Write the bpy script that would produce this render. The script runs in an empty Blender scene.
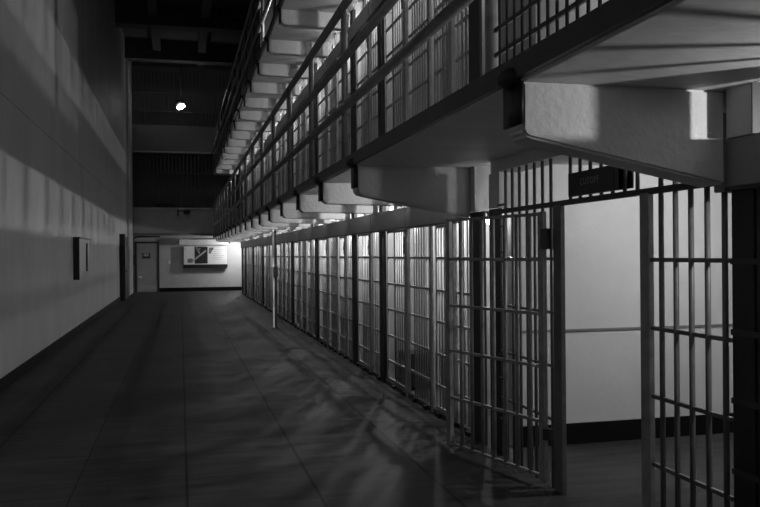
import bpy, bmesh, math, random
from mathutils import Matrix, Vector
random.seed(7)
S = bpy.context.scene
C = S.collection
PI = math.pi

# ------------------------------------------------------------------ layout
H = 1.6            # eye height
CX = 2.445         # plane of the cell fronts
GX = 1.42          # outer edge of the galleries
LX = -2.08         # face of the corridor's left wall
FY = 36.3          # face of the far wall
P = 1.66           # cell pitch
Y0 = 6.36          # first cell beyond the cutoff
NC = 16
YEND = Y0 + NC * P
TP = 2.78          # storey height
SOF = 2.33         # soffit of the first gallery
DECK = 2.425
HB, HT = 1.89, 2.11   # door mechanism housing, bottom and top
CEIL = 10.2

# ------------------------------------------------------------------ materials
def mat(name, v, rough=0.6, metal=0.0, noise=0.0, nscale=4.0, bump=0.0, bscale=40.0, stretch=(1, 1, 1), spec=0.5):
    m = bpy.data.materials.new(name); m.use_nodes = True
    nt = m.node_tree; b = nt.nodes['Principled BSDF']
    b.inputs['Roughness'].default_value = rough
    b.inputs['Metallic'].default_value = metal
    b.inputs['Specular IOR Level'].default_value = spec
    b.inputs['Base Color'].default_value = (v, v, v, 1)
    if noise or bump:
        tc = nt.nodes.new('ShaderNodeTexCoord'); mp = nt.nodes.new('ShaderNodeMapping')
        mp.inputs['Scale'].default_value = stretch
        nt.links.new(tc.outputs['Object'], mp.inputs['Vector'])
    if noise:
        n = nt.nodes.new('ShaderNodeTexNoise'); n.inputs['Scale'].default_value = nscale
        n.inputs['Detail'].default_value = 6; n.inputs['Roughness'].default_value = 0.65
        r = nt.nodes.new('ShaderNodeMapRange')
        r.inputs['From Min'].default_value = 0.3; r.inputs['From Max'].default_value = 0.7
        r.inputs['To Min'].default_value = v * (1 - noise); r.inputs['To Max'].default_value = v * (1 + noise)
        nt.links.new(mp.outputs[0], n.inputs['Vector']); nt.links.new(n.outputs['Fac'], r.inputs['Value'])
        nt.links.new(r.outputs[0], b.inputs['Base Color'])
    if bump:
        n2 = nt.nodes.new('ShaderNodeTexNoise'); n2.inputs['Scale'].default_value = bscale
        n2.inputs['Detail'].default_value = 4
        bp = nt.nodes.new('ShaderNodeBump'); bp.inputs['Strength'].default_value = bump
        bp.inputs['Distance'].default_value = 0.02
        nt.links.new(mp.outputs[0], n2.inputs['Vector']); nt.links.new(n2.outputs['Fac'], bp.inputs['Height'])
        nt.links.new(bp.outputs[0], b.inputs['Normal'])
    return m

def emit(name, s, v=1.0):
    m = bpy.data.materials.new(name); m.use_nodes = True
    b = m.node_tree.nodes['Principled BSDF']
    b.inputs['Base Color'].default_value = (v, v, v, 1)
    b.inputs['Emission Color'].default_value = (1, 1, 1, 1)
    b.inputs['Emission Strength'].default_value = s
    return m

M = {
 'wall':   mat('corridor_wall_paint', .60, .55, noise=.13, nscale=1.1, bump=.12, bscale=22, stretch=(1, 1, .45)),
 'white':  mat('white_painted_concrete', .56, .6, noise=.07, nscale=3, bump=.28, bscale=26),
 'soffit': mat('gallery_concrete', .60, .65, noise=.12, nscale=2.5, bump=.2, bscale=30, stretch=(.3, 1, 1)),
 'cutwall': mat('cutoff_wall_paint', .66, .55, noise=.05, nscale=2.2, bump=.09, bscale=20),
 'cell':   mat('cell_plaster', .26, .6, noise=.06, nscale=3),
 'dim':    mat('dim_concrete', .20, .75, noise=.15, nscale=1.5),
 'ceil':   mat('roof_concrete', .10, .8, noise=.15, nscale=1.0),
 'base':   mat('black_baseboard_paint', .005, .6, noise=.3, nscale=6, spec=.2),
 'black':  mat('black_steel', .016, .5, noise=.25, nscale=8),
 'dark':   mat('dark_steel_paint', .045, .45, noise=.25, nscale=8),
 'bar':    mat('grey_bar_paint', .32, .4, noise=.2, nscale=12),
 'gate':   mat('gate_paint', .32, .38, noise=.3, nscale=9),
 'house':  mat('housing_paint', .27, .5, noise=.16, nscale=3),
 'grille': mat('grille_bar_paint', .14, .4, noise=.25, nscale=9),
 'rail':   mat('railing_paint', .13, .4, noise=.2, nscale=10),
 'door':   mat('metal_door_paint', .42, .45, noise=.12, nscale=4),
 'light':  mat('light_grey_paint', .50, .45, noise=.08, nscale=5),
 'sign':   mat('black_sign_paint', .012, .4, noise=.2, nscale=8),
 'letter': mat('grey_sign_lettering', .42, .5),
 'paper':  mat('white_display_board', .86, .5, noise=.04, nscale=3),
 'photo':  mat('dark_photo_print', .02, .5, noise=.4, nscale=6),
 'grey':   mat('grey_photo_print', .20, .5, noise=.5, nscale=8),
 'ink':    mat('grey_printed_text', .45, .6),
 'blanket': mat('dark_blanket', .02, .9, noise=.3, nscale=12),
 'bulb':   emit('glowing_bulb', 9.0),
 'flood':  emit('glowing_floodlight_lens', 28.0),
}

def floor_material():
    m = bpy.data.materials.new('dark_polished_concrete'); m.use_nodes = True
    nt = m.node_tree; N = nt.nodes; L = nt.links; b = N['Principled BSDF']
    tc = N.new('ShaderNodeTexCoord'); sep = N.new('ShaderNodeSeparateXYZ'); L.new(tc.outputs['Object'], sep.inputs[0])
    def math_(op, a, c=None):
        n = N.new('ShaderNodeMath'); n.operation = op
        for i, q in enumerate((a, c)):
            if q is None: continue
            if isinstance(q, (int, float)): n.inputs[i].default_value = q
            else: L.new(q, n.inputs[i])
        return n.outputs[0]
    joint = None
    for x0, w in ((-1.48, .013), (-.72, .006), (.03, .009), (.885, .010), (1.73, .014)):
        d = math_('ABSOLUTE', math_('SUBTRACT', sep.outputs['X'], x0))
        k = math_('LESS_THAN', d, w)
        joint = k if joint is None else math_('MAXIMUM', joint, k)
    yy = math_('ABSOLUTE', math_('SUBTRACT', math_('FRACT', math_('DIVIDE', sep.outputs['Y'], 3.1)), .5))
    joint = math_('MAXIMUM', joint, math_('LESS_THAN', yy, .0012))
    mp = N.new('ShaderNodeMapping'); mp.inputs['Scale'].default_value = (.55, 5.0, 1)
    L.new(tc.outputs['Object'], mp.inputs['Vector'])
    n1 = N.new('ShaderNodeTexNoise'); n1.inputs['Scale'].default_value = 2.2; n1.inputs['Detail'].default_value = 8
    n1.inputs['Roughness'].default_value = .7; L.new(mp.outputs[0], n1.inputs['Vector'])
    n2 = N.new('ShaderNodeTexNoise'); n2.inputs['Scale'].default_value = .9; n2.inputs['Detail'].default_value = 4
    L.new(tc.outputs['Object'], n2.inputs['Vector'])
    s = math_('ADD', math_('MULTIPLY', n1.outputs['Fac'], .6), math_('MULTIPLY', n2.outputs['Fac'], .4))
    r = N.new('ShaderNodeMapRange'); r.inputs['From Min'].default_value = .38; r.inputs['From Max'].default_value = .62
    r.inputs['To Min'].default_value = .026; r.inputs['To Max'].default_value = .09; L.new(s, r.inputs['Value'])
    col = math_('MULTIPLY', r.outputs[0], math_('SUBTRACT', 1.0, math_('MULTIPLY', joint, .62)))
    L.new(col, b.inputs['Base Color'])
    r2 = N.new('ShaderNodeMapRange'); r2.inputs['From Min'].default_value = .35; r2.inputs['From Max'].default_value = .65
    r2.inputs['To Min'].default_value = .50; r2.inputs['To Max'].default_value = .66; L.new(s, r2.inputs['Value'])
    L.new(r2.outputs[0], b.inputs['Roughness'])
    b.inputs['Specular IOR Level'].default_value = .08
    bp = N.new('ShaderNodeBump'); bp.inputs['Strength'].default_value = .3; bp.inputs['Distance'].default_value = .012
    hh = math_('SUBTRACT', n1.outputs['Fac'], math_('MULTIPLY', joint, .8)); L.new(hh, bp.inputs['Height'])
    L.new(bp.outputs[0], b.inputs['Normal'])
    return m
M['floor'] = floor_material()

# ------------------------------------------------------------------ mesh helpers
def new(): return bmesh.new()

def box(bm, x0, x1, y0, y1, z0, z1, bev=0.0, mtx=None):
    r = bmesh.ops.create_cube(bm, size=1.0)
    vs = r['verts']
    bmesh.ops.scale(bm, vec=(abs(x1 - x0), abs(y1 - y0), abs(z1 - z0)), verts=vs)
    bmesh.ops.translate(bm, vec=((x0 + x1) / 2, (y0 + y1) / 2, (z0 + z1) / 2), verts=vs)
    if bev:
        es = list({e for v in vs for e in v.link_edges})
        q = bmesh.ops.bevel(bm, geom=es, offset=bev, segments=2, affect='EDGES', profile=.5)
        vs = list({v for f in q['faces'] for v in f.verts} | {v for v in vs if v.is_valid})
    if mtx is not None: bmesh.ops.transform(bm, matrix=mtx, verts=vs)
    return bm

def cyl(bm, p0, p1, r, n=12, r2=None):
    p0, p1 = Vector(p0), Vector(p1); d = p1 - p0
    mt = Matrix.Translation((p0 + p1) / 2) @ d.to_track_quat('Z', 'Y').to_matrix().to_4x4()
    bmesh.ops.create_cone(bm, cap_ends=True, segments=n, radius1=r, radius2=r if r2 is None else r2, depth=d.length, matrix=mt)
    return bm

def ball(bm, c, r, sx=1, sy=1, sz=1, u=20, v=12):
    mt = Matrix.Translation(c) @ Matrix.Diagonal((sx, sy, sz, 1))
    bmesh.ops.create_uvsphere(bm, u_segments=u, v_segments=v, radius=r, matrix=mt)
    return bm

def prism(bm, pts, axis, a0, a1):
    """polygon pts in the two other axes, extruded along axis from a0 to a1"""
    def mk(p, a):
        return {'x': (a, p[0], p[1]), 'y': (p[0], a, p[1]), 'z': (p[0], p[1], a)}[axis]
    A = [bm.verts.new(mk(p, a0)) for p in pts]; B = [bm.verts.new(mk(p, a1)) for p in pts]
    n = len(pts)
    bm.faces.new(A); bm.faces.new(B[::-1])
    for i in range(n): bm.faces.new((A[i], A[(i + 1) % n], B[(i + 1) % n], B[i]))
    return bm

def mesh(name, bm, m, smooth=False):
    bmesh.ops.recalc_face_normals(bm, faces=bm.faces)
    me = bpy.data.meshes.new(name); bm.to_mesh(me); bm.free()
    me.materials.append(m)
    if smooth:
        for p in me.polygons: p.use_smooth = True
    return me

def obj(name, bm, m, parent=None, smooth=False, loc=None):
    me = bm if isinstance(bm, bpy.types.Mesh) else mesh(name, bm, m, smooth)
    o = bpy.data.objects.new(name, me); C.objects.link(o)
    if parent: o.parent = parent
    if loc: o.location = loc
    return o

def tag(o, label, cat, group=None):
    o['label'] = label; o['category'] = cat
    if group: o['group'] = group
    return o

def thing(name, label, cat, loc=(0, 0, 0), group=None, rz=0):
    o = bpy.data.objects.new(name, None); C.objects.link(o)
    o.empty_display_size = .1; o.location = loc; o.rotation_euler = (0, 0, rz)
    return tag(o, label, cat, group)

def struct(name, bm, m, parent=None):
    o = obj(name, bm, m, parent); o['kind'] = 'structure'; return o

def dup(root, loc, label=None, group=None):
    r = root.copy(); C.objects.link(r); r.location = loc
    if label: r['label'] = label
    if group: r['group'] = group
    for ch in list(root.children):
        c = ch.copy(); C.objects.link(c); c.parent = r
        for g in list(ch.children):
            d = g.copy(); C.objects.link(d); d.parent = c
    return r

ORD = ['first', 'second', 'third', 'fourth', 'fifth', 'sixth', 'seventh', 'eighth', 'ninth', 'tenth', 'eleventh',
       'twelfth', 'thirteenth', 'fourteenth', 'fifteenth', 'sixteenth', 'seventeenth', 'eighteenth', 'nineteenth', 'twentieth']

def point(name, loc, watts, r=.03):
    l = bpy.data.lights.new(name, 'POINT'); l.energy = watts; l.shadow_soft_size = r
    o = bpy.data.objects.new(name, l); C.objects.link(o); o.location = loc
    return o

# ------------------------------------------------------------------ setting
struct('floor', box(new(), -2.4, 8.0, -4, 39, -.2, 0), M['floor'])
w = struct('wall_left', box(new(), LX - .3, LX, -4, 39, 0, CEIL), M['wall'])
struct('joint', box(new(), LX - .004, LX + .001, -4, 29.5, 3.562, 3.572), M['dim'], w)
struct('baseboard_left', box(new(), LX, LX + .02, -4, FY, 0, .155), M['base'])
# pilaster where the left wall meets the gun gallery
struct('trim_1', box(new(), LX, LX + .10, 33.6, FY - .3, 0, CEIL), M['wall'])
# far wall, lower storey
struct('wall_far', box(new(), LX, 8.0, FY, FY + .3, 0, 2.5), M['white'])
struct('baseboard_far', box(new(), -.93, 8.0, FY - .025, FY, 0, .17), M['base'])
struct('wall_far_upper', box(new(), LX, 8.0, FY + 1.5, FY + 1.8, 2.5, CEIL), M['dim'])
# end walls out of sight
struct('wall_right', box(new(), 7.7, 8.0, -4, 39, 0, CEIL), M['dim'])
struct('wall_near', box(new(), -2.4, 8.0, -4.3, -4, 0, CEIL), M['dim'])
# roof with coffers
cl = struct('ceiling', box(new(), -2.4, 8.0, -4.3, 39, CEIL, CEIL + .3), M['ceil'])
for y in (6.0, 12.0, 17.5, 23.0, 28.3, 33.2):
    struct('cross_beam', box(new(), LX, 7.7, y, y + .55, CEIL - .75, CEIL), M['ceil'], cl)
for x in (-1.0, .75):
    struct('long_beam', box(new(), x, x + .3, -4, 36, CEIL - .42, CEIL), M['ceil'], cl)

# concrete of the cell block: floors between storeys, partitions, back wall
def cell_block(tier):
    z = tier * TP
    bm = new()
    for k in range(1, NC + 1):
        y = Y0 + k * P - (.31 if k in (1, 4, 6, 8, 10, 12, 14) else 0)
        box(bm, CX + .16, 5.0, y - .05, y + .05, z, z + SOF)
    box(bm, 5.0, 5.15, Y0 - .4, YEND + .05, z, z + SOF)
    # near block
    for k in range(4):
        y = 3.0 - k * P
        box(bm, CX + .16, 5.0, y - .05, y + .05, z, z + SOF)
    box(bm, 5.0, 5.15, -2.2, 3.05, z, z + SOF)
    return bm
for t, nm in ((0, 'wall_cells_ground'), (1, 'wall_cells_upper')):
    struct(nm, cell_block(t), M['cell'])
struct('ceiling_cells_ground', box(new(), CX - .02, 7.7, -4, FY - .01, SOF, DECK), M['soffit'])
struct('ceiling_cells_upper', box(new(), CX - .02, 7.7, -4, YEND + .3, SOF + TP, DECK + TP), M['soffit'])
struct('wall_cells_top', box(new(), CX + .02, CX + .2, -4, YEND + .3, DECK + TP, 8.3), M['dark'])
struct('ceiling_cells_top', box(new(), CX - .5, 7.7, -4, YEND + .3, 8.3, 8.5), M['dim'])
# passage behind the cutoff grille
cw = struct('wall_cutoff', box(new(), CX + .20, 7.7, 6.1, 6.26, 0, SOF), M['cutwall'])
struct('ledge', box(new(), CX + .2, 7.7, 6.085, 6.1, .938, .956), M['dim'], cw)
struct('baseboard_cutoff', box(new(), CX + .2, 7.7, 6.08, 6.1, 0, .17), M['base'])
struct('wall_cutoff_near', box(new(), CX + .15, 7.7, 3.05, 3.2, 0, SOF), M['cutwall'])
struct('trim_2', box(new(), CX - .03, CX + .17, 3.2, 6.0, 2.235, SOF), M['soffit'])
struct('trim_3', box(new(), CX - .012, CX + .15, 5.87, 6.09, 1.955, 2.234), M['soffit'])
# upper storey: solid wall above the cutoff
struct('wall_cutoff_upper', box(new(), CX + .12, CX + .26, 3.05, 6.26, DECK, SOF + TP), M['white'])
# end of the block
struct('wall_slit_upper', box(new(), CX - .01, CX + .08, 5.19, 6.15, DECK, SOF + TP), M['dim'])
struct('wall_block_end', box(new(), CX + .02, 7.7, YEND + .05, YEND + .3, 0, 8.3), M['dim'])

# ------------------------------------------------------------------ galleries
TAPER = [(GX, 2.125), (GX + .012, 2.10), (GX + .035, 2.088), (CX - .03, 1.90), (CX - .03, SOF), (GX, SOF)]
FLAT = [(GX, 2.16), (GX + .04, 2.12), (CX - .03, 2.10), (CX - .03, SOF), (GX, SOF)]
def gallery(tier, label):
    z = tier * TP
    g = thing('gallery_walkway', label, 'walkway', (GX, 0, DECK + z))
    o = (-GX, 0, -DECK - z)
    def put(name, bm, m, parent=g, smooth=False):
        bmesh.ops.translate(bm, vec=o, verts=bm.verts)
        return obj(name, bm, m, parent, smooth)
    put('deck', box(new(), GX, CX - .02, -3.95, FY - .35, SOF + z, DECK + z, .012), M['soffit'])
    put('edge_channel', box(new(), GX - .03, GX, -3.95, FY - .35, SOF + .012 + z, DECK + .012 + z), M['dark'])
    def br(poly, w):
        q = prism(new(), [(x, a + z) for x, a in poly], 'y', 0, w)
        bmesh.ops.bevel(q, geom=list(q.edges), offset=.012, segments=2, affect='EDGES')
        bmesh.ops.translate(q, vec=o, verts=q.verts)
        return mesh('bracket', q, M['white'])
    deep, flat = br(TAPER, .18), br(FLAT, .16)
    cb = new()
    ball(cb, (GX - .02, .09, SOF + .03 + z), .06, .9, 1.5, .75)
    box(cb, GX - .012, GX + .004, -.004, .184, 2.15 + z, SOF + z)
    bmesh.ops.translate(cb, vec=o, verts=cb.verts)
    cme = mesh('dark_end', cb, M['black'], True)  # clamp knob plus a black sheet over the bracket's outer end
    ys = [-1.84, -.18, 1.49, 3.16] + [6.46 + P * k for k in range(17)]
    for y in ys:
        b = obj('bracket', deep if tier == 0 and y < 7 else flat, None, g, loc=(0, y, 0))
        obj('dark_end', cme, None, b)
    return g
gallery(0, 'white concrete gallery on tapered brackets, directly above the ground floor cells')
gallery(1, 'topmost concrete gallery on lit white brackets, one storey above the lower gallery')

def railing(z0, ya, yb, start, pitch, label):
    r = thing('gallery_railing', label, 'railing', (GX, 0, z0))
    for nm, h, rad in (('top_rail', 1.36, .038), ('middle_rail', .90, .034), ('lower_rail', .47, .038)):
        obj(nm, cyl(new(), (-.005, ya, h), (-.005, yb, h), rad, 12), M['rail'], r, True)
    pm = mesh('post', cyl(new(), (0, 0, .0), (0, 0, 1.36), .03, 12), M['rail'], True)
    y = start
    while y < yb:
        obj('post', pm, None, r, loc=(.012, y, 0)); y += pitch
    return r
railing(DECK, 3.5, FY - .4, 7.0, 1.85, 'three-bar grey pipe railing along the edge of the lower gallery')
railing(DECK + TP, -1.0, FY - .4, 1.2, 1.85, 'dark three-bar pipe railing along the topmost gallery, against the roof')

# tall barred screen on the gallery edge above the cutoff
sc = thing('gallery_screen', 'tall screen of thin vertical bars on the gallery edge at top right', 'screen', (GX, 0, DECK))
bm_ = mesh('bar', cyl(new(), (0, 0, .0), (0, 0, TP - .13), .0075, 8), M['dark'], True)
y = 3.40
while y > .2:
    obj('bar', bm_, None, sc, loc=(.0, y, 0)); y -= .081
for h in (.085, .20, 1.2, 2.3):
    obj('flat_rail', box(new(), -.006, .006, .1, 3.46, h - .010, h + .010), M['dark'], sc)
obj('end_post', cyl(new(), (0, 3.5, -.02), (0, 3.5, TP - .13), .029, 20), M['gate'], sc, True)

# ------------------------------------------------------------------ cells
BAR = .0095
def bar_mesh(z0, z1, r=BAR, m='bar'): return mesh('bar', cyl(new(), (0, 0, z0), (0, 0, z1), r, 10), M[m], True)
FLATS = (.29, .60, .92, 1.23, 1.55)

# three kinds of front: 'near' ends at the slim post of a pair, 'far' runs from it to a thick pillar, 'lone' stands between two pillars
PLAN = {'near': dict(bars=(.19, .60, 5), jamb=.64, gate=.755, gw=.50, post=1.33),
        'far':  dict(bars=(-.21, .42, 8), jamb=.535, gate=.65, gw=.88, post=P),
        'lone': dict(bars=(.14, .58, 5), jamb=.62, gate=.735, gw=.80, post=P)}
def make_front(kind):
    """fixed barred half of a cell front, its pillar and the bars above the door; local y runs 0..P"""
    d = PLAN[kind]; wide = kind != 'near'
    t = thing('cell_grille', 'barred cell front', 'cell grille', (CX, Y0, 0))
    fb = bar_mesh(.04, HB + .02); tb = bar_mesh(HT - .01, SOF)
    if wide:
        obj('pillar', box(new(), -.02, .03, d['post'] - .085, d['post'] + .085, 0, SOF, .004), M['black'], t)
    else:
        obj('pillar', box(new(), -.01, .03, 1.30, 1.34, 0, SOF, .004), M['bar'], t)
        obj('back_plate', box(new(), .0, .035, 1.345, 1.39, 0, SOF, .004), M['black'], t)
    a, b, n = d['bars']
    for i in range(n): obj('bar', fb, None, t, loc=(.05, a + i * (b - a) / (n - 1), 0))
    jb_ = d['jamb']
    obj('jamb', box(new(), -.005, .035, jb_, jb_ + .095, 0, HB + .02, .004), M['bar'], t)
    for i in range(7): obj('transom_bar', tb, None, t, loc=(.05, .17 + i * .12, 0))
    obj('transom_post', box(new(), .03, .07, 1.07, 1.13, HT - .01, SOF, .004), M['dark'], t)
    for h in FLATS: obj('flat_rail', box(new(), .038, .060, a - .07, jb_ + .03, h - .012, h + .012), M['bar'], t)
    e = d['post'] - (.09 if wide else .05)
    obj('sill', box(new(), .0, .08, a - .08, e, 0, .045, .004), M['dark'], t)
    y = a
    while y < e - .12:
        obj('sill_shade', box(new(), -.035, .0, y, y + .09, 0, .04, .006), M['black'], t); y += .42  # black blocks in place of the shadow gaps along the sill
    return t

def make_gate(kind):
    """sliding barred gate; local y runs from 0"""
    d = PLAN[kind]; gw = d['gw']
    t = thing('cell_gate', 'barred cell gate', 'cell gate', (CX, Y0, 0))
    gb = bar_mesh(.06, HB - .03, .0095)
    for y in (.0, gw - .04): obj('stile', box(new(), -.008, .012, y, y + .035, .045, HB - .01, .003), M['bar'], t)
    n = 4 if kind == 'near' else 5
    for i in range(n): obj('bar', gb, None, t, loc=(.0, .11 + i * .095, 0))
    for h in (.07,) + FLATS + (HB - .03,): obj('flat_rail', box(new(), -.011, .011, .02, gw - .02, h - .012, h + .012), M['bar'], t)
    l = obj('lock_plate', box(new(), -.022, -.006, .03, .085, 1.59, 1.79, .004), M['black'], t)
    obj('bolt', box(new(), -.03, -.02, .04, .075, 1.66, 1.71, .003), M['dark'], l)
    return t

def make_housing():
    t = thing('lock_gear_box', 'steel housing', 'housing', (CX, Y0, HB))
    obj('casing', box(new(), -.045, .05, .02, P - .012, 0, HT - HB, .006), M['house'], t)
    obj('end_flange', box(new(), -.04, .048, .0, .02, .003, HT - HB - .003), M['black'], t)
    obj('lower_lip', box(new(), -.055, .0, .0, P, -.022, .0, .003), M['dark'], t)
    return t

FRONT = {k: make_front(k) for k in PLAN}
GATE = {k: make_gate(k) for k in ('near', 'far', 'lone')}
HOUSE = {'box': make_housing()}
STOREY = ['ground floor', 'upper tier']
placed = set()
def place(book, kind, loc, label, group):
    src = book[kind]
    if id(src) not in placed:
        placed.add(id(src))
        src.location = loc; src['label'] = label; src['group'] = group
        return src
    return dup(src, loc, label, group)
KIND = ['near', 'far', 'lone'] + ['near', 'far'] * 6 + ['lone']
for t in (0, 1):
    z = t * TP
    for k in range(NC):
        y = Y0 + k * P; kd = KIND[k]
        where = f'{ORD[k]} past the CUTOFF gate, {STOREY[t]}' if t == 0 else f'{ORD[k]} past the barred screen, {STOREY[t]}'
        adj = 'with a slim pillar' if kd == 'near' else 'with a thick black pillar'
        place(FRONT, kd, (CX, y, z), f'cell grille {adj}, {where}', f'cell fronts of the {STOREY[t]}')
        place(GATE, kd, (CX + .03, y + PLAN[kd]['gate'], z), f'barred sliding cell gate, {where}', f'cell gates of the {STOREY[t]}')
        place(HOUSE, 'box', (CX, y + .44, z + HB), f'grey steel box above the bars, {where}', f'door housings of the {STOREY[t]}')

for t, nm in ((0, 'wall_end_ground'), (1, 'wall_end_upper')):
    struct(nm, box(new(), CX - .03, CX + .16, 6.36, 6.78, t * TP + 1.95, t * TP + SOF), M['white'])
struct('wall_end_near', box(new(), CX - .03, CX + .16, 2.98, 3.15, HT + .001, SOF), M['soffit'])
# pillar at the near end of each row, and the short housing stub above it
for t in (0, 1):
    z = t * TP
    tag(obj('steel_pillar', box(new(), CX - .012, CX + .012, 6.215 + .055 * t, 6.53, z, z + 1.945, .004), M['black']),
        f'black steel pillar at the near end of the {STOREY[t]} cell row', 'pillar')
tag(obj('steel_pillar', box(new(), CX - .02, CX + .1, 33.02, 33.2, 0, SOF - .005, .004), M['black']),
    'black steel corner pillar at the far end of the ground floor cells', 'pillar')

# the near block: housing and dark front at the right edge of the picture
nf = thing('cell_grille', 'dark barred cell front with black pillar at the right edge, nearest the viewer', 'cell grille', (CX, 3.0, 0))
obj('pillar', box(new(), -.012, .035, .0, .145, 0, HB - .02, .004), M['black'], nf)
obj('dark_cover', box(new(), -.034, .165, -.027, -.0205, HT + .002, SOF), M['black'], nf)  # black cover added to hide lamplight on the wall end
obj('light_baffle', box(new(), .03, .06, -1.57, -.92, HT - .01, SOF), M['black'], nf)  # unseen plate added to block lamplight from the next near cell
obj('door_plate', box(new(), .0, .03, -.26, -.0, 0, HB, .004), M['dark'], nf)
nb = bar_mesh(.04, SOF, BAR, 'dark')
for i in range(9): obj('bar', nb, None, nf, loc=(.05, -.63 - i * .104, 0))
for h in FLATS: obj('flat_rail', box(new(), -.024, -.004, -1.6, .14, h - .012, h + .014), M['dark'], nf)
obj('jamb', box(new(), .005, .045, -.50, -.28, 0, SOF, .004), M['dark'], nf)
nh = thing('lock_gear_box', 'large dark steel housing at the right edge, nearest the viewer', 'housing', (CX, 3.17, HB))
obj('casing', box(new(), -.02, .06, -1.75, -.0, 0, HT - HB, .006), M['house'], nh)
obj('end_cap', box(new(), -.026, .065, .0, .08, -.02, HT - HB + .01, .006), M['house'], nh)
obj('lower_lip', box(new(), -.03, .0, -1.75, 0, -.02, 0, .003), M['dark'], nh)

# ------------------------------------------------------------------ cutoff grille with its open gate
cg = thing('cutoff_grille', 'tall barred grille with a doorway, under the CUTOFF sign', 'grille', (CX, 4.38, 0))
def cput(name, bm, m, smooth=False):
    bmesh.ops.translate(bm, vec=(-CX, -4.38, 0), verts=bm.verts)
    return obj(name, bm, m, cg, smooth)
cput('header_bar', box(new(), CX - .016, CX + .016, 3.2, 6.0, 1.905, 1.94, .004), M['dark'])
cput('door_post', box(new(), CX - .02, CX + .015, 3.80, 3.885, 0, 1.915, .005), M['gate'])
cput('door_post', box(new(), CX - .02, CX + .015, 4.82, 4.93, 0, 1.915, .005), M['grille'])
cput('end_post', box(new(), CX - .012, CX + .012, 5.87, 6.09, 0, 1.95, .005), M['black'])
cb_full = bar_mesh(0, 2.235, .0145, 'grille'); cb_top = bar_mesh(1.93, 2.235, .012, 'grille')
def cbar(y, me): obj('bar', me, None, cg, loc=(0, y - 4.38, 0))
for i in range(5): cbar(3.206 + i * .126, cb_full)
for i in range(7): cbar(3.93 + i * .13, cb_top)
cb_left = bar_mesh(0, 2.235, .012, 'grille')
for i in range(7): cbar(4.99 + i * .13, cb_left)
for h in (.463, .826, 1.19, 1.555):
    cput('flat_rail', box(new(), CX - .008, CX + .012, 3.16, 3.82, h - .011, h + .011, .003), M['grille'])
    cput('flat_rail', box(new(), CX - .008, CX + .010, 4.90, 5.88, h - .010, h + .010, .003), M['grille'])
for h in (.30, .62, .80, 1.17, 1.22, 1.53, 1.60, 1.80, 1.97):
    cput('lug', box(new(), CX - .03, CX - .018, 5.73, 5.87, h - .008, h + .008), M['dark'])

# the open gate, swung out into the corridor
g0, g1 = Vector((2.395, 4.99, 0)), Vector((2.085, 6.13, 0))
gl = (g1 - g0).length; ga = math.atan2(g1.y - g0.y, g1.x - g0.x)
gt = thing('barred_gate', 'barred swing gate standing open in the corridor beside the CUTOFF doorway', 'gate', tuple(g0), rz=ga)
for x, nm in ((0.0, 'hinge_stile'), (gl - .055, 'lock_stile')):
    obj(nm, box(new(), x, x + .055, -.018, .018, .045, 1.875, .004), M['gate'], gt)
gbm = bar_mesh(.06, 1.865, .0155, 'gate')
for i in range(7): obj('bar', gbm, None, gt, loc=(.16 + i * (gl - .27) / 6.6, 0, 0))
for h in (.075, .445, .82, 1.18, 1.55, 1.86):
    obj('flat_rail', box(new(), .01, gl - .01, -.014, .014, h - .011, h + .011, .003), M['gate'], gt)
hg = obj('hinge', box(new(), -.06, .012, -.03, .03, 1.62, 1.76, .005), M['dark'], gt)
obj('hinge', box(new(), -.05, .012, -.024, .024, .33, .41, .005), M['dark'], gt)
obj('lock_box', box(new(), gl - .052, gl - .003, -.024, .024, 1.0, 1.13, .004), M['gate'], gt)

# CUTOFF sign
sg = thing('sign', 'black box sign reading CUTOFF in grey letters above the open doorway', 'sign', (2.375, 4.31, 1.946))
obj('box', box(new(), -.01, .022, -.27, .28, 0, .145, .004), M['sign'], sg)
obj('back_plate', box(new(), .085, .097, -.30, .2, .01, .15, .002), M['sign'], sg)
obj('strap', box(new(), .02, .09, -.02, .0, .05, .08), M['sign'], sg)
fc = bpy.data.curves.new('lettering', 'FONT'); fc.body = 'CUTOFF'; fc.size = .056; fc.align_x = 'CENTER'; fc.align_y = 'CENTER'
fc.extrude = .001; fc.space_character = 1.1; fc.materials.append(M['letter'])
lc = bpy.data.objects.new('lettering_curve', fc); C.objects.link(lc)
lme = bpy.data.meshes.new_from_object(lc.evaluated_get(bpy.context.evaluated_depsgraph_get()))
bpy.data.objects.remove(lc); lme.name = 'lettering'
lt = bpy.data.objects.new('lettering', lme); C.objects.link(lt); lt.parent = sg
lt.location = (-.0115, .01, .078); lt.rotation_euler = (PI / 2, 0, -PI / 2)
lt['label'] = 'grey letters CUTOFF'

# bulb in the gap beside the grille
def bulb(loc, label, group=None, r=.026):
    t = thing('light_bulb', label, 'light bulb', loc, group)
    obj('globe', ball(new(), (0, 0, 0), r, u=16, v=10), M['bulb'], t, True)
    obj('socket', cyl(new(), (0, 0, r * .8), (0, 0, r * .8 + .05), r * .6, 12), M['dark'], t, True)
    return t
b0 = bulb((2.53, 6.33, 1.87), 'small bare glowing bulb in the slit beside the grille', r=.031)
obj('bracket_arm', box(new(), -.008, .008, .0, .045, .065, .08), M['dark'], b0)

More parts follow.
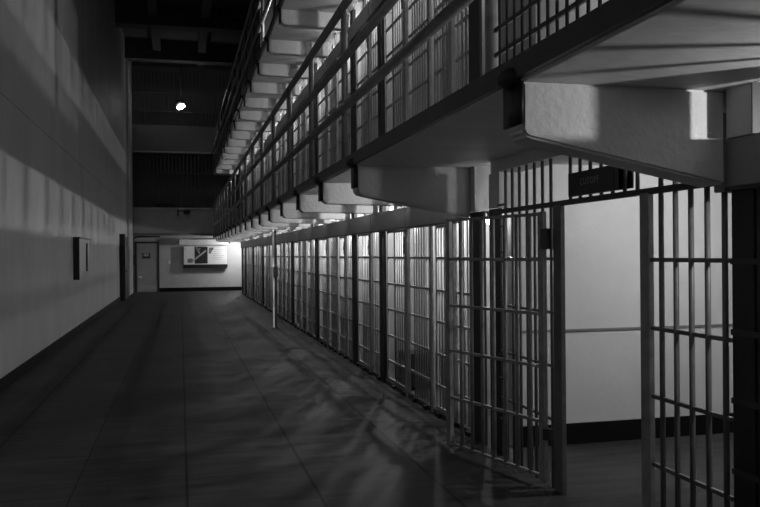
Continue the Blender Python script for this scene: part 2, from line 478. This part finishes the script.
# cell lamps: a globe under each cell's ceiling, behind the housing
LAMP = {}
lamp0 = None
for t in (0, 1):
    z = t * TP
    for k in range(-2, NC):
        y = (Y0 + k * P + (.65 if KIND[k] != 'lone' else .8)) if k >= 0 else (3.0 + (k + 1) * P - .83)
        loc = (2.80, y, z + 2.20)
        lab = 'round ceiling globe lamp inside a cell, hidden behind the steel housing'
        if lamp0 is None:
            lamp0 = thing('cell_lamp', lab, 'lamp', loc, 'cell lamps')
            obj('globe', ball(new(), (0, 0, 0), .045, u=14, v=8), M['bulb'], lamp0, True)
            obj('stem', cyl(new(), (0, 0, .035), (0, 0, SOF - 2.20), .015, 8), M['dark'], lamp0, True)
        else: dup(lamp0, loc, lab, 'cell lamps')
        LAMP[(t, k)] = point('cell_light', (loc[0], y, z + 2.119), 46.0 if t == 0 else 22.0, .012)

# bunk seen low behind the bars of the second cell
bk = thing('bunk', 'low bunk under a dark blanket behind the bars of the second ground floor cell', 'bunk', (3.4, Y0 + 2 * P - .40, 0))
obj('frame', box(new(), -.80, .9, -.33, .33, .24, .29, .006), M['dark'], bk)
obj('mattress', box(new(), -.79, .89, -.32, .32, .29, .40, .03), M['blanket'], bk)
obj('blanket', box(new(), -.81, .88, -.345, -.325, .03, .43, .006), M['blanket'], bk)
for x in (-.76, .86):
    for yy in (-.28, .28): obj('leg', cyl(new(), (x, yy, 0), (x, yy, .25), .018, 8), M['dark'], bk, True)

# ------------------------------------------------------------------ corridor fittings
pp = thing('steel_post', 'slim steel post with a dark lock box standing in front of the cells', 'post', (1.99, 17.44, 0))
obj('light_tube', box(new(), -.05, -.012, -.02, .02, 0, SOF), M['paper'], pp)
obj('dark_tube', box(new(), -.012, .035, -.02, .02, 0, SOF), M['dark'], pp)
obj('base_plate', box(new(), -.09, .08, -.07, .07, 0, .012), M['dark'], pp)
obj('lock_box', box(new(), -.03, .06, -.06, .06, 1.10, 1.34, .005), M['black'], pp)

wc = thing('wall_cabinet', 'shallow grey cabinet with a black end, mounted on the left wall', 'cabinet', (LX, 17.0, 1.13))
obj('body', box(new(), 0, .115, .0, 1.75, 0, .82, .004), M['light'], wc)
obj('end_panel', box(new(), 0, .118, -.02, .0, -.01, .83, .002), M['black'], wc)
obj('top_shadow', box(new(), 0, .135, -.02, 2.05, .82, .85, .003), M['dark'], wc)  # dark strip drawn for the thin shadow along the cabinet top
obj('handle', box(new(), .115, .14, 1.22, 1.30, .14, .74, .008), M['dark'], wc)

sd = thing('steel_door', 'dark steel door standing edge-on at the far end of the left wall', 'door', (LX, 29.6, 0))
obj('leaf', box(new(), 0, .16, 0, 2.2, .01, 2.28, .006), M['black'], sd)
obj('frame', box(new(), 0, .19, -.12, .0, 0, 2.36, .005), M['black'], sd)
obj('handle', cyl(new(), (.16, .25, 1.05), (.23, .25, 1.05), .02, 10), M['dark'], sd, True)

# door in the far wall
d1 = struct('door_1', box(new(), -1.84, -.99, FY - .05, FY, 0, 2.12, .006), M['door'])
for a, b_, c, e in ((-1.93, -1.84, 0, 2.2), (-.99, -.90, 0, 2.2), (-1.84, -.99, 2.12, 2.2)):
    struct('door_frame', box(new(), a, b_, FY - .07, FY, c, e, .004), M['dark'], d1)
obj('view_window', box(new(), -1.62, -1.28, FY - .058, FY - .045, 1.46, 1.70, .003), M['dark'], d1)
obj('notice', box(new(), -1.56, -1.34, FY - .062, FY - .058, 1.56, 1.68), M['light'], d1)
obj('door_handle', box(new(), -1.78, -1.62, FY - .11, FY - .05, .62, .70, .01), M['paper'], d1)
obj('kick_plate', box(new(), -1.80, -1.03, FY - .056, FY - .048, .06, .3), M['light'], d1)
cdt = thing('conduit', 'dark pipe conduit bending around the far metal door, with a switch box', 'conduit', (-2.0, FY - .04, 1.3))
obj('riser', cyl(new(), (0, 0, -1.1), (0, 0, .92), .03, 10), M['dark'], cdt, True)
eb = new()
pts = [(0, 0, .92), (.03, 0, 1.03), (.11, 0, 1.09), (.22, 0, 1.11)]
for a, b_ in zip(pts, pts[1:]): cyl(eb, a, b_, .03, 10)
obj('bend', eb, M['dark'], cdt, True)
obj('run', cyl(new(), (.22, 0, 1.11), (1.15, 0, 1.11), .03, 10), M['dark'], cdt, True)
obj('switch_box', box(new(), -.09, .09, -.06, .03, -.12, .30, .01), M['dark'], cdt)
sw = tag(obj('wall_switch', box(new(), -.52, -.44, FY - .03, FY, 1.22, 1.36, .006), M['paper']),
         'small pale switch plate on the far wall right of the door', 'switch')
# display board on the far wall
db = thing('display_board', 'white display board with photographs and text on the lit far wall', 'display board', (.14, FY, 1.18))
obj('panel', box(new(), 0, 1.86, -0.220, -0.180, 0, .80, .006), M['paper'], db)
obj('hood', box(new(), -.19, 1.92, -0.320, -.0, .86, 1.10, .01), M['paper'], db)
obj('shelf_shadow', box(new(), -.02, 1.88, -0.240, -.0, -.15, -.0, .006), M['black'], db)  # black box standing in for the shadow below the board
ph = obj('photograph', box(new(), .46, 1.02, -0.226, -0.220, .04, .78), M['photo'], db); ph['label'] = 'dark photograph with pale diagonal shapes'
for mt_, w_, h_, cx, cz in ((-.9, .07, .75, .66, .38), (.5, .05, .30, .60, .62), (-.35, .16, .16, .62, .66)):
    q = new(); box(q, -w_ / 2, w_ / 2, -0.231, -0.226, -h_ / 2, h_ / 2)
    bmesh.ops.rotate(q, cent=(0, 0, 0), matrix=Matrix.Rotation(-mt_ if mt_ > 0 else -mt_, 3, 'Y'), verts=q.verts)
    bmesh.ops.translate(q, vec=(cx, 0, cz), verts=q.verts)
    q2 = obj('pale_shape', q, M['ink'] if mt_ != -.35 else M['grey'], ph)
obj('side_picture', box(new(), .16, .38, -0.225, -0.220, .08, .26), M['grey'], db)
obj('side_picture', prism(new(), [(1.08, .74), (1.30, .74), (1.14, .46), (1.06, .5)], 'y', -0.225, -0.220), M['grey'], db)
for i in range(6):
    obj('text_line', box(new(), 1.20 + .04 * (i % 2), 1.72 - .06 * (i % 3), -0.224, -0.220, .64 - i * .085, .655 - i * .085), M['ink'], db)
tag(obj('junction_knob', ball(new(), (2.13, FY - .02, 2.13), .035, 1, .8, 1), M['dark'], None, True),
    'tiny dark knob on the brightest corner of the far wall', 'fitting')

# ------------------------------------------------------------------ gun gallery above the far wall
gg = thing('gun_gallery', 'two-storey barred guard gallery across the far end of the corridor', 'guard gallery', (0, FY, 2.5))
def gput(name, bm, m, smooth=False, parent=gg):
    bmesh.ops.translate(bm, vec=(0, -FY, -2.5), verts=bm.verts)
    return obj(name, bm, m, parent, smooth)
gput('lower_parapet', box(new(), LX + .1, 2.6, FY - .16, FY + .02, 2.5, 3.60, .01), M['door'])
gput('lower_coping', box(new(), LX + .1, 2.6, FY - .20, FY + .04, 3.60, 3.68, .01), M['light'])
gput('lower_ledge', box(new(), LX + .1, 2.6, FY - .21, FY + .02, 2.46, 2.56, .01), M['dim'])
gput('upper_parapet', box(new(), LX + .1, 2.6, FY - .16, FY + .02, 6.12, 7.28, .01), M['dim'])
gput('upper_coping', box(new(), LX + .1, 2.6, FY - .19, FY + .04, 6.07, 6.14, .01), M['light'])
gput('floor_slab', box(new(), LX + .1, 2.6, FY + .02, FY + 1.5, 2.5, 2.62), M['dim'])
gput('floor_slab', box(new(), LX + .1, 2.6, FY + .02, FY + 1.5, 6.12, 6.24), M['dim'])
b1 = mesh('bar', cyl(new(), (0, 0, 3.68 - 2.5), (0, 0, 6.12 - 2.5), .014, 6), M['rail'], True)
b2 = mesh('bar', cyl(new(), (0, 0, 7.28 - 2.5), (0, 0, 9.6 - 2.5), .014, 6), M['rail'], True)
for i in range(28):
    obj('bar', b1, None, gg, loc=(-1.92 + i * .16, -.08, 0)); obj('bar', b2, None, gg, loc=(-1.92 + i * .16, -.08, 0))
for zz in (4.35, 5.2, 7.9, 8.7): gput('flat_rail', box(new(), LX + .1, 2.6, FY - .095, FY - .065, zz - .02, zz + .02), M['rail'])
gput('counter', box(new(), -1.0, -.35, FY - .02, FY + .3, 3.70, 3.86, .01), M['black'])
gput('counter', box(new(), -.34, .6, FY - .02, FY + .3, 3.68, 3.75, .01), M['black'])
jb = thing('alarm_box', 'small dark box and drop pipe hung on the parapet of the guard gallery', 'alarm box', (.28, FY - .2, 3.43))
obj('case', box(new(), -.12, .12, -.1, .04, -.03, .13, .01), M['black'], jb)
obj('drop_pipe', cyl(new(), (-.38, .0, -.12), (-.38, .0, .2), .02, 8), M['dark'], jb, True)
obj('arm', cyl(new(), (-.38, .0, .1), (0, .0, .1), .015, 8), M['dark'], jb, True)

# floodlight hung before the guard gallery
fl = thing('floodlight', 'glowing round floodlight hanging high up at the far end', 'lamp', (.06, 34.0, 7.72))
mt = Matrix.Rotation(math.radians(-22), 4, 'Y') @ Matrix.Rotation(math.radians(155), 4, 'X')
q = new(); bmesh.ops.create_cone(q, cap_ends=True, segments=28, radius1=.19, radius2=.08, depth=.2, matrix=mt @ Matrix.Translation((0, 0, -.14)))
obj('reflector', q, M['dark'], fl, True)
q = ball(new(), (0, 0, 0), .175, 1, 1, .16, 28, 14); bmesh.ops.transform(q, matrix=mt, verts=q.verts)
obj('lens', q, M['flood'], fl, True)
obj('hanger', cyl(new(), (0, .1, .12), (0, .1, CEIL - 7.72), .018, 8), M['dark'], fl, True)

# ------------------------------------------------------------------ lights
# lamp in the cutoff passage
def globe_lamp(loc, label, r=.07):
    t = thing('globe_lamp', label, 'lamp', loc)
    obj('globe', ball(new(), (0, 0, 0), r, u=18, v=12), M['bulb'], t, True)
    obj('stem', cyl(new(), (0, 0, r * .8), (0, 0, r + .05), .018, 8), M['dark'], t, True)
    return t
globe_lamp((4.0, 4.75, SOF - .12), 'round ceiling globe lamp inside the cutoff passage')
point("passage_light", (4.0, 4.75, SOF - .22), 40, .05)
point('slit_light', (2.53, 6.29, 1.84), .7, .02)
# added lamp out of view, brightening the solid wall above the cutoff
pl_ = globe_lamp((1.95, 3.6, 3.95), 'added unseen globe lamp above the cutoff, hung from the topmost gallery')
obj('rod', cyl(new(), (0, 0, .1), (0, 0, SOF + TP - 3.95), .012, 8), M['dark'], pl_)
point('added_wall_light', (1.95, 3.6, 3.83), 42, .05)
# added lamp lighting the upper left wall, and added sheet blocking its far light
gp = thing('light_blocker', 'black sheet added across the topmost gallery to block light', 'partition', (1.46, 14.65, DECK + TP))
obj('sheet', box(new(), 0, .95, 0, .03, 0, 2.1, .004), M['black'], gp)
obj('frame', box(new(), -.02, .0, -.01, .04, 0, 2.1, .004), M['dark'], gp)
wl = thing('added_lamp', 'small added fill lamp standing on the topmost gallery deck', 'lamp', (2.1, 14.0, DECK + TP))
obj('globe', ball(new(), (0, 0, .12), .05, u=16, v=10), M['bulb'], wl, True)
obj('stand', cyl(new(), (0, 0, 0), (0, 0, .08), .05, 14, .03), M['dark'], wl, True)
point('fill_light', (2.1, 14.0, DECK + TP + .22), 50, .03)
# lamp round the end of the block, lighting the display board
globe_lamp((2.75, 35.1, SOF - .12), 'round globe lamp behind the far corner of the cell block')
point("corner_light", (2.72, 35.1, SOF - .24), 85, .05)
point('floodlight_beam', (.06, 33.6, 7.45), 3, .1)

wd = bpy.data.worlds.new('World'); S.world = wd; wd.use_nodes = True
wd.node_tree.nodes['Background'].inputs[0].default_value = (.5, .5, .5, 1)
wd.node_tree.nodes['Background'].inputs[1].default_value = .0

# ------------------------------------------------------------------ camera
cam = bpy.data.cameras.new('camera'); cam.sensor_width = 36; cam.lens = 800 / 760 * 36
cam.clip_start = .05; cam.clip_end = 100
co = bpy.data.objects.new('camera', cam); C.objects.link(co)
th = math.atan2(199.5, 800)
co.matrix_world = Matrix.Translation((0, 0, H)) @ Matrix.Rotation(-th, 4, 'Z') @ Matrix.Rotation(PI / 2, 4, 'X') @ Matrix.Rotation(-.008, 4, 'Z')
S.camera = co

S.view_settings.view_transform = 'Standard'; S.view_settings.look = 'None'
S.view_settings.exposure = 0; S.view_settings.gamma = 1; S.view_settings.use_curve_mapping = False
S.cycles.max_bounces = 8; S.cycles.diffuse_bounces = 5
S.cycles.use_denoising = True
